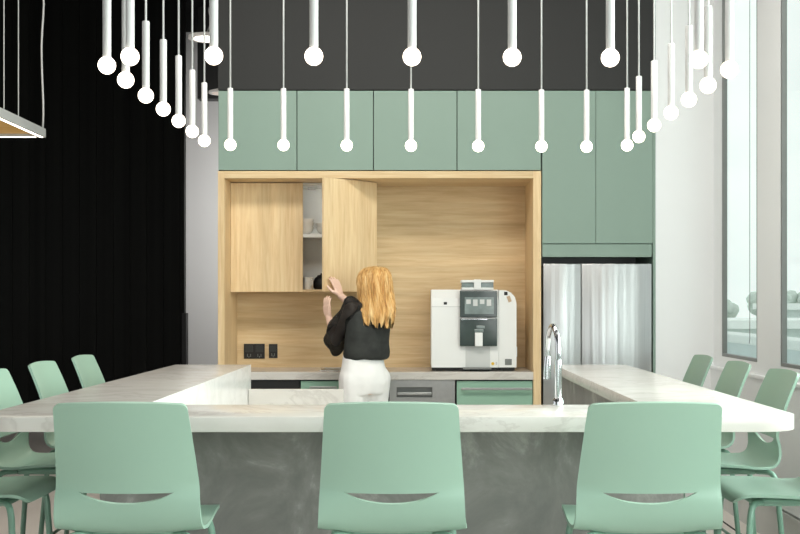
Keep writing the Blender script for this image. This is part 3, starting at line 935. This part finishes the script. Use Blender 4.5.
finish('power_cord', tube(new(), [(-2.64 + 0.008 * math.sin(k * 0.9), 8.17 + 0.008 * math.cos(k * 1.3), z) for k, z in enumerate(zz)], 0.007, 8), M['pendant_white'], t, True)

# disc lamps over the corridor
def disc(x, y, z, r, label, glow):
    t = thing('disc_lamp', label, 'ceiling light', (x, y, z), 'disc lamps over the corridor')
    finish('shade', lathe(new(), [(0, 0.05), (r * 0.3, 0.05), (r * 0.98, 0.022), (r, 0.0), (r * 0.72, 0.0), (r * 0.7, 0.012), (0, 0.012)], x, y, 36, z), M['frosted'], t, 40)
    finish('diffuser', lathe(new(), [(0, -0.004), (r * 0.7, -0.004), (r * 0.7, 0.006), (0, 0.006)], x, y, 36, z), glow, t, 40)
    finish('cord', tube(new(), curve_pts([(x, y, z + 0.05), (x + 0.03, y, z + 0.15), (x + 0.015, y, z + 0.25), (x + 0.05, y, z + 0.4), (x + 0.04, y, CEIL)], 6), 0.004, 6), M['pendant_white'], t, True)
p = at(207, 39, 9.6); disc(p.x, p.y, p.z, 0.155, 'lit disc lamp hanging over the corridor, nearer of two', M['disc_glow'])
p = at(221.5, 93.5, 12.0); disc(p.x, p.y, p.z, 0.135, 'dim disc lamp over the corridor, lower in view and half behind the cabinets', M['disc_dim'])

# ------------------------------------------------------------------ the woman
def capsule(bm, a, b, ra, rb, seg=14, sq=None):
    """closed tapered limb between two points"""
    a, b = Vector(a), Vector(b)
    d = b - a; n = max(d.length, 1e-5); t = d / n
    rings = []
    ks = 5
    pts = []
    for k in range(1, ks + 1):
        th = PI / 2 * (1 - k / ks)
        pts.append((a - t * ra * math.sin(th), ra * math.cos(th)))
    for k in range(ks, 0, -1):
        th = PI / 2 * (1 - k / ks)
        pts.append((b + t * rb * math.sin(th), rb * math.cos(th)))
    pts = [(a - t * ra, 0)] + pts[0:ks] + pts[ks:] + [(b + t * rb, 0)]
    tube_pts = [p for p, r in pts]; rad = [max(r, 0.0004) for p, r in pts]
    up = Vector((0, 0, 1)) if abs(t.z) < 0.9 else Vector((0, 1, 0))
    s = t.cross(up).normalized(); u = s.cross(t)
    rs = [[bm.verts.new(p + (s * math.cos(2 * PI * k / seg) + u * math.sin(2 * PI * k / seg)) * r) for k in range(seg)] for p, r in zip(tube_pts, rad)]
    for x, y in zip(rs, rs[1:]):
        for k in range(seg): bm.faces.new((x[k], x[(k + 1) % seg], y[(k + 1) % seg], y[k]))
    bm.faces.new(list(reversed(rs[0]))); bm.faces.new(rs[-1])

def chain(bm, pts, rs, seg=14):
    for i in range(len(pts) - 1): capsule(bm, pts[i], pts[i + 1], rs[i], rs[i + 1], seg)

def ellip(bm, c, r, rotz=0.0, tilt=None):
    b = bmesh.new(); bmesh.ops.create_uvsphere(b, u_segments=20, v_segments=14, radius=1)
    mtx = Matrix.Translation(c) @ Matrix.Rotation(rotz, 4, 'Z')
    if tilt is not None: mtx = mtx @ tilt
    mtx = mtx @ Matrix.Diagonal((r[0], r[1], r[2], 1))
    merge(bm, b, mtx)

def loft(bm, rings, seg=28, rot=0.0):
    """closed body of elliptical sections (cx, cy, z, rx, ry)"""
    rs = []
    c_, s_ = math.cos(rot), math.sin(rot)
    for x, y, z, rx, ry in rings:
        rs.append([bm.verts.new((x + rx * math.cos(2 * PI * k / seg) * c_ - ry * math.sin(2 * PI * k / seg) * s_,
                                 y + rx * math.cos(2 * PI * k / seg) * s_ + ry * math.sin(2 * PI * k / seg) * c_, z)) for k in range(seg)])
    for a, b in zip(rs, rs[1:]):
        for k in range(seg): bm.faces.new((a[k], a[(k + 1) % seg], b[(k + 1) % seg], b[k]))
    bm.faces.new(list(reversed(rs[0]))); bm.faces.new(rs[-1])

def remeshed(name, bm, mat, parent, voxel, smooth_it=3, label=None, fn=None):
    """fuse overlapping closed shapes into one continuous skin"""
    bmesh.ops.recalc_face_normals(bm, faces=bm.faces)
    o = finish(name, bm, mat, parent, True, label)
    md = o.modifiers.new('fuse', 'REMESH'); md.mode = 'VOXEL'; md.voxel_size = voxel; md.use_smooth_shade = True
    if smooth_it:
        sm = o.modifiers.new('relax', 'SMOOTH'); sm.factor = 0.5; sm.iterations = smooth_it
    dg = bpy.context.evaluated_depsgraph_get()
    ev = o.evaluated_get(dg)
    me = bpy.data.meshes.new_from_object(ev, depsgraph=dg)
    o.modifiers.clear()
    old = o.data; o.data = me; bpy.data.meshes.remove(old)
    if fn is not None:
        off = root_loc(o)
        for v in me.vertices:
            v.co = fn(v.co + off) - off
    for p in me.polygons: p.use_smooth = True
    if not me.materials: me.materials.append(mat)
    return o

YAW = math.radians(33)            # body turned towards the open door
BX, BY = -0.338, 7.86
fw = Vector((-math.sin(YAW), math.cos(YAW), 0)); rt = Vector((math.cos(YAW), math.sin(YAW), 0))
def bp(r, f, z, cx_=BX, cy_=BY): return Vector((cx_, cy_, z)) + rt * r + fw * f

def hand(bm, wrist, fdir, palm_n, thumb_side, curl=0.25, L=0.175):
    """palm with five separate bent fingers; fdir: wrist to fingertips"""
    fdir = fdir.normalized(); palm_n = (palm_n - fdir * palm_n.dot(fdir)).normalized()
    side = fdir.cross(palm_n).normalized() * thumb_side
    k = L / 0.18
    for j in range(4):                          # palm as four fused bones
        o = side * (0.027 - 0.018 * j) * k
        capsule(bm, wrist + o * 0.55 + fdir * 0.012, wrist + o + fdir * 0.085 * k, 0.0125 * k, 0.0115 * k, 10)
    lens = [0.072, 0.082, 0.076, 0.060]
    for j in range(4):
        base = wrist + side * (0.027 - 0.018 * j) * k + fdir * 0.085 * k
        d = (fdir + side * (0.13 - 0.085 * j)).normalized()
        p = base; pts = [p]; c = 0.0
        for q, fr in enumerate((0.45, 0.30, 0.25)):
            c += curl * (0.4 + 0.5 * q) * (1 + 0.12 * j)
            dd = (d * math.cos(c) + palm_n * math.sin(c)).normalized()
            p = p + dd * lens[j] * fr * k; pts.append(p)
        chain(bm, pts, [0.0092 * k, 0.0086 * k, 0.0078 * k, 0.0066 * k], 10)
    b0 = wrist + side * 0.022 * k + fdir * 0.022 * k
    p1 = b0 + (side * 0.7 + fdir * 0.6 + palm_n * 0.25).normalized() * 0.040 * k
    p2 = p1 + (side * 0.4 + fdir * 0.85 + palm_n * 0.2).normalized() * 0.030 * k
    p3 = p2 + (side * 0.2 + fdir * 0.95 + palm_n * 0.15).normalized() * 0.024 * k
    chain(bm, [b0, p1, p2, p3], [0.014 * k, 0.0112 * k, 0.0095 * k, 0.0075 * k], 10)

person = thing('person', 'woman seen from behind with long strawberry blonde hair, black blouse, white trousers', 'person', (BX, BY, 0))
# --- joints
HC = Vector((-0.282, 7.885, 1.545))             # head centre
face = Vector((-0.62, 0.78, 0.05)).normalized()
neck = Vector((-0.285, 7.875, 1.40))
shL = bp(-0.15, 0.0, 1.375, -0.305, 7.86); shR = bp(0.15, 0.0, 1.375, -0.305, 7.86)
elL = Vector((-0.535, 7.92, 1.16)); wrL = Vector((-0.595, 8.04, 1.315))
wrR = Vector((-0.512, 8.055, 1.468)); elR = Vector((-0.335, 8.06, 1.325))
hipL = bp(-0.088, 0.0, 0.90); hipR = bp(0.088, 0.0, 0.90)
knL = bp(-0.085, 0.03, 0.49); knR = bp(0.085, 0.05, 0.50)
anL = bp(-0.08, -0.02, 0.09); anR = bp(0.09, -0.14, 0.10)
body = new()
# trunk
loft(body, [(bp(0, 0.0, 0)[0], bp(0, 0, 0)[1], z, rx, ry) for z, rx, ry in ((0.80, 0.12, 0.085), (0.88, 0.158, 0.110), (0.95, 0.150, 0.105), (1.05, 0.118, 0.086), (1.15, 0.120, 0.088), (1.26, 0.140, 0.098), (1.34, 0.140, 0.09), (1.39, 0.105, 0.07), (1.42, 0.06, 0.05))], 28, YAW)
chain(body, [Vector((BX + 0.01, BY, 1.36)), neck, HC + Vector((0.01, -0.01, -0.06))], [0.06, 0.052, 0.05])
# head with face
hy = math.atan2(-face.x, face.y)
ellip(body, HC + face * -0.012 + Vector((0, 0, 0.02)), (0.073, 0.092, 0.092), hy)
ellip(body, HC + face * 0.028 + Vector((0, 0, -0.045)), (0.056, 0.060, 0.072), hy)
fs = face.cross(Vector((0, 0, 1))).normalized()   # her right
chain(body, [HC + face * 0.082 + Vector((0, 0, 0.008)), HC + face * 0.104 + Vector((0, 0, -0.026))], [0.008, 0.0115], 10)   # nose
for s in (-1, 1):
    ellip(body, HC + fs * s * 0.030 + face * 0.073 + Vector((0, 0, 0.004)), (0.013, 0.009, 0.009), hy)
    ellip(body, HC + fs * s * 0.072 + Vector((0, 0, -0.01)), (0.009, 0.018, 0.029), hy)
    chain(body, [HC + fs * s * 0.045 + face * 0.068 + Vector((0, 0, 0.026)), HC + fs * s * 0.018 + face * 0.080 + Vector((0, 0, 0.027))], [0.006, 0.006], 8)
chain(body, [HC + fs * -0.02 + face * 0.078 + Vector((0, 0, -0.056)), HC + fs * 0.02 + face * 0.078 + Vector((0, 0, -0.056))], [0.008, 0.008], 8)
ellip(body, HC + face * 0.072 + Vector((0, 0, -0.094)), (0.022, 0.020, 0.020), hy)
# arms
chain(body, [bp(-0.08, 0, 1.38), shL, elL, wrL], [0.05, 0.048, 0.038, 0.024])
chain(body, [bp(0.08, 0, 1.38), shR, elR, wrR], [0.05, 0.048, 0.038, 0.024])
capsule(body, elL.lerp(wrL, 0.05), elL.lerp(wrL, 0.55), 0.037, 0.033)
capsule(body, elR.lerp(wrR, 0.05), elR.lerp(wrR, 0.55), 0.037, 0.033)
hand(body, wrL, Vector((-0.16, 0.10, 1.0)), Vector((0.75, 0.65, 0.1)), 1, 0.22)
hand(body, wrR, Vector((-0.36, 0.33, 0.9)), Vector((-0.70, 0.72, 0.2)), 1, 0.12)
# legs
chain(body, [hipL, knL, anL], [0.088, 0.055, 0.036]); chain(body, [hipR, knR, anR], [0.088, 0.055, 0.036])
capsule(body, knL.lerp(anL, 0.1), knL.lerp(anL, 0.4), 0.052, 0.052); capsule(body, knR.lerp(anR, 0.1), knR.lerp(anR, 0.4), 0.052, 0.052)
chain(body, [anL + Vector((0, 0, -0.03)), anL + fw * 0.13 + Vector((0, 0, -0.055))], [0.033, 0.026])
chain(body, [anR + Vector((0, 0, -0.03)), anR + fw * 0.13 + Vector((0, 0, -0.06))], [0.033, 0.026])
remeshed('body', body, M['skin'], person, 0.0052, 2)

# --- blouse: trunk
bl = new()
tors = [(1.035, 0.150, 0.112), (1.050, 0.168, 0.128), (1.085, 0.172, 0.130), (1.15, 0.166, 0.122), (1.22, 0.168, 0.122), (1.30, 0.172, 0.120), (1.36, 0.158, 0.104), (1.40, 0.118, 0.082), (1.425, 0.072, 0.064)]
loft(bl, [(BX + 0.010 + (z - 1.04) * 0.06, BY, z, rx, ry) for z, rx, ry in tors], 32, YAW)
def wrinkle(amp, sc):
    def f(v):
        n = noise.noise_vector(Vector((v.x * sc, v.y * sc, v.z * sc * 0.6)))
        return v + n * amp
    return f
remeshed('blouse', bl, M['blouse'], person, 0.008, 3, fn=wrinkle(0.010, 11))
sl = new()
mid = shL.lerp(elL, 0.55)
chain(sl, [bp(-0.11, 0, 1.385), shL + Vector((0, -0.005, 0.012)), mid + Vector((-0.01, -0.02, 0)), elL + Vector((-0.015, -0.015, 0.01))], [0.060, 0.072, 0.076, 0.078])
ellip(sl, elL + Vector((-0.005, 0.0, 0.002)), (0.076, 0.08, 0.10), 0)
chain(sl, [elL, elL.lerp(wrL, 0.45)], [0.07, 0.045])
remeshed('sleeve', sl, M['sleeve'], person, 0.008, 3, label='puffed sheer black sleeve', fn=wrinkle(0.024, 17))
sr = new()
chain(sr, [bp(0.10, 0, 1.385), shR + Vector((0.0, 0, 0.004)), shR.lerp(elR, 0.5) + Vector((0.0, 0, -0.01)), elR], [0.058, 0.066, 0.072, 0.074])
chain(sr, [elR, elR.lerp(wrR, 0.42)], [0.07, 0.045])
remeshed('sleeve', sr, M['sleeve'], person, 0.008, 3, label='puffed sheer black sleeve', fn=wrinkle(0.022, 17))
# --- trousers
tr = new()
loft(tr, [(BX + dx, BY, z, rx, ry) for z, rx, ry, dx in ((0.80, 0.165, 0.118, -0.008), (0.87, 0.178, 0.130, -0.004), (0.93, 0.174, 0.128, -0.004), (1.00, 0.158, 0.112, -0.008), (1.05, 0.148, 0.104, -0.012), (1.072, 0.146, 0.102, -0.012))], 32, YAW)
chain(tr, [hipL + Vector((-0.004, 0, 0)), knL, anL + Vector((0, 0, 0.03))], [0.100, 0.085, 0.085])
chain(tr, [hipR + Vector((0.004, 0, 0)), knR, anR + Vector((0, 0, 0.03))], [0.100, 0.085, 0.085])
remeshed('trousers', tr, M['trousers'], person, 0.009, 3, fn=wrinkle(0.008, 12))
for an in (anL, anR):
    s = new()
    chain(s, [an + Vector((0, 0, -0.035)) - fw * 0.03, an + fw * 0.07 + Vector((0, 0, -0.048)), an + fw * 0.145 + Vector((0, 0, -0.056))], [0.042, 0.040, 0.032])
    z0_ = an.z - 0.088
    remeshed('shoe', s, M['shoe'], person, 0.008, 2)

# --- hair: a mass of ridged locks from the crown to mid back
hr = new()
HX, HY = -0.268, 7.845
sec = [  # z, cx, cy, rx, ry
    (1.672, -0.262, 7.870, 0.020, 0.022), (1.664, -0.263, 7.868, 0.058, 0.062), (1.645, -0.266, 7.864, 0.088, 0.092),
    (1.610, -0.270, 7.858, 0.106, 0.112), (1.560, -0.270, 7.850, 0.113, 0.116), (1.505, -0.264, 7.836, 0.112, 0.108),
    (1.455, -0.256, 7.812, 0.112, 0.086), (1.405, -0.248, 7.786, 0.113, 0.066), (1.36, -0.243, 7.762, 0.110, 0.052),
    (1.325, -0.243, 7.746, 0.104, 0.042), (1.292, -0.245, 7.738, 0.094, 0.030)]
cp = curve_pts([Vector((a[0], 0, 0)) for a in sec], 5)
def interp(q):
    i = min(int(q), len(sec) - 2); k = q - i
    return [sec[i][j] * (1 - k) + sec[i + 1][j] * k for j in range(5)]
seg = 120
rings = []
nq = 60
for q_ in range(nq + 1):
    q = (len(sec) - 1) * q_ / nq
    z, cx_, cy_, rx, ry = interp(q)
    ring = []
    for k in range(seg):
        a = 2 * PI * k / seg
        fall = q_ / nq
        amp = 0.05 + 0.13 * fall
        rr = 1 + amp * (0.5 * math.sin(9 * a + 2.2 * math.sin(3 * fall + 1)) + 0.35 * math.sin(17 * a + 5 * fall) + 0.3 * math.sin(31 * a - 4 * fall))
        zz_ = z + (0.030 * math.sin(11 * a) + 0.02 * math.sin(23 * a + 1)) * max(0, fall - 0.75) * 4
        # open towards the face above the shoulders
        d = Vector((math.cos(a), math.sin(a), 0)).dot(face)
        if d > 0.45 and 1.43 < z < 1.625:
            rr *= 1 - 0.45 * min(1, (d - 0.45) / 0.35)
        wob = 0.008 * math.sin(14 * fall + 3 * a) * fall
        ring.append(hr.verts.new((cx_ + rx * rr * math.cos(a) + wob, cy_ + ry * rr * math.sin(a), zz_)))
    rings.append(ring)
for a, b in zip(rings, rings[1:]):
    for k in range(seg): hr.faces.new((a[k], a[(k + 1) % seg], b[(k + 1) % seg], b[k]))
hr.faces.new(list(reversed(rings[0]))); hr.faces.new(rings[-1])
# loose strands lying on the mass
for j in range(110):
    a = random.uniform(PI * 0.85, PI * 2.2)
    pts = []
    q0, q1 = random.uniform(0.5, 3.5), random.uniform(8.2, 10.0)
    ph = random.uniform(0, 6)
    for k in range(12):
        q = q0 + (q1 - q0) * k / 11
        z, cx_, cy_, rx, ry = interp(min(q, 9.99))
        aa = a + 0.06 * math.sin(ph + q * 1.1)
        g = 1.04 + 0.05 * math.sin(ph * 2 + q)
        pts.append((cx_ + rx * g * math.cos(aa), cy_ + ry * g * math.sin(aa), z - (0.03 if k == 11 else 0)))
    tube(hr, pts, [0.002] + [0.0042] * 9 + [0.003, 0.0008], 5)
finish('hair', hr, M['hair'], person, True)

# ------------------------------------------------------------------ light
def area(name, loc, rot, sx, sy, power, col=(1, 1, 1)):
    l = bpy.data.lights.new(name, 'AREA'); l.shape = 'RECTANGLE'; l.size = sx; l.size_y = sy
    l.energy = power; l.color = col
    o = bpy.data.objects.new(name, l); o.location = loc; o.rotation_euler = rot
    return link(o)
# daylight through the windows (lamps stand outside each opening and shine in)
for i, (a, b) in enumerate(wins):
    if i in (0, 1): continue
    area('window_daylight', (WX + 0.25, (a + b) / 2, 2.5), (0, PI / 2, 0), 2.8, 1.3, 140, (0.94, 1.0, 0.98))
# added strip lamps behind the camera for front fill and fridge reflections
for x in (-2.3, -1.0, 0.3, 1.6):
    area('rear_fill', (x, -4.1, 2.2), (PI / 2, 0, 0), 0.7, 3.4, 24, (0.98, 1.0, 0.99))
# added fill lamp on the left, lifts the window wall
area('side_fill', (-7.0, 5.0, 1.7), (0, -PI / 2, 0), 2.6, 8.0, 75, (0.97, 0.99, 1.0))
# unseen soft fill added from above
area('overhead_fill', (-0.6, 3.6, 4.25), (0, 0, 0), 4.0, 8.0, 26, (1.0, 0.97, 0.93))
area('cupboard_fill', ((cx1 + cx2) / 2, UD + 0.07, cz1 - 0.03), (math.radians(25), 0, 0), 0.4, 0.03, 0.6, (1.0, 0.98, 0.94))  # added lamp that brightens the cupboard inside
area('kitchen_fill', (-0.3, 5.2, 4.25), (math.radians(18), 0, 0), 3.6, 0.8, 150, (1.0, 0.95, 0.87))  # fill added above the bar to brighten the oak niche
def spot(loc, target, power, ang, col=(1, 0.92, 0.82), blend=0.6, size=0.05):
    l = bpy.data.lights.new('spotlight', 'SPOT'); l.energy = power; l.spot_size = math.radians(ang); l.spot_blend = blend
    l.color = col; l.shadow_soft_size = size
    o = bpy.data.objects.new('spotlight', l); o.location = loc
    o.rotation_euler = (Vector(target) - Vector(loc)).to_track_quat('-Z', 'Y').to_euler()
    return link(o)
area('corridor_light', (-1.5, 13.3, 2.6), (PI / 2, 0, math.radians(30)), 0.7, 1.6, 75, (1.0, 0.97, 0.94))

wd = bpy.data.worlds.new('sky'); scene.world = wd; wd.use_nodes = True
nt = wd.node_tree; bg = nt.nodes['Background']
tc = nt.nodes.new('ShaderNodeTexCoord'); mp = nt.nodes.new('ShaderNodeMapping'); mp.inputs['Scale'].default_value = (1, 1, 2.6)
n = nt.nodes.new('ShaderNodeTexNoise'); n.inputs['Scale'].default_value = 2.4; n.inputs['Detail'].default_value = 6
nt.links.new(tc.outputs['Generated'], mp.inputs['Vector']); nt.links.new(mp.outputs['Vector'], n.inputs['Vector'])
r = ramp(nt, n.outputs['Fac'], [(0.35, (0.80, 0.88, 0.86, 1)), (0.55, (0.94, 0.98, 0.965, 1)), (0.7, (1, 1, 1, 1))])
nt.links.new(r.outputs['Color'], bg.inputs['Color']); bg.inputs['Strength'].default_value = 1.4

# ------------------------------------------------------------------ camera
cam = bpy.data.cameras.new('camera'); co = bpy.data.objects.new('camera', cam); link(co)
co.location = (0, 0, EYE); co.rotation_euler = (PI / 2, 0, 0)
cam.sensor_width = 36; cam.sensor_fit = 'HORIZONTAL'; cam.lens = 36 * F / 800
cam.shift_x = -(414 - 400) / 800; cam.shift_y = (303 - 267) / 800
cam.clip_start = 0.05; cam.clip_end = 500
scene.camera = co
scene.view_settings.view_transform = 'Standard'
scene.view_settings.exposure = -0.27
scene.cycles.use_denoising = True
scene.cycles.max_bounces = 8
scene.cycles.sample_clamp_indirect = 6
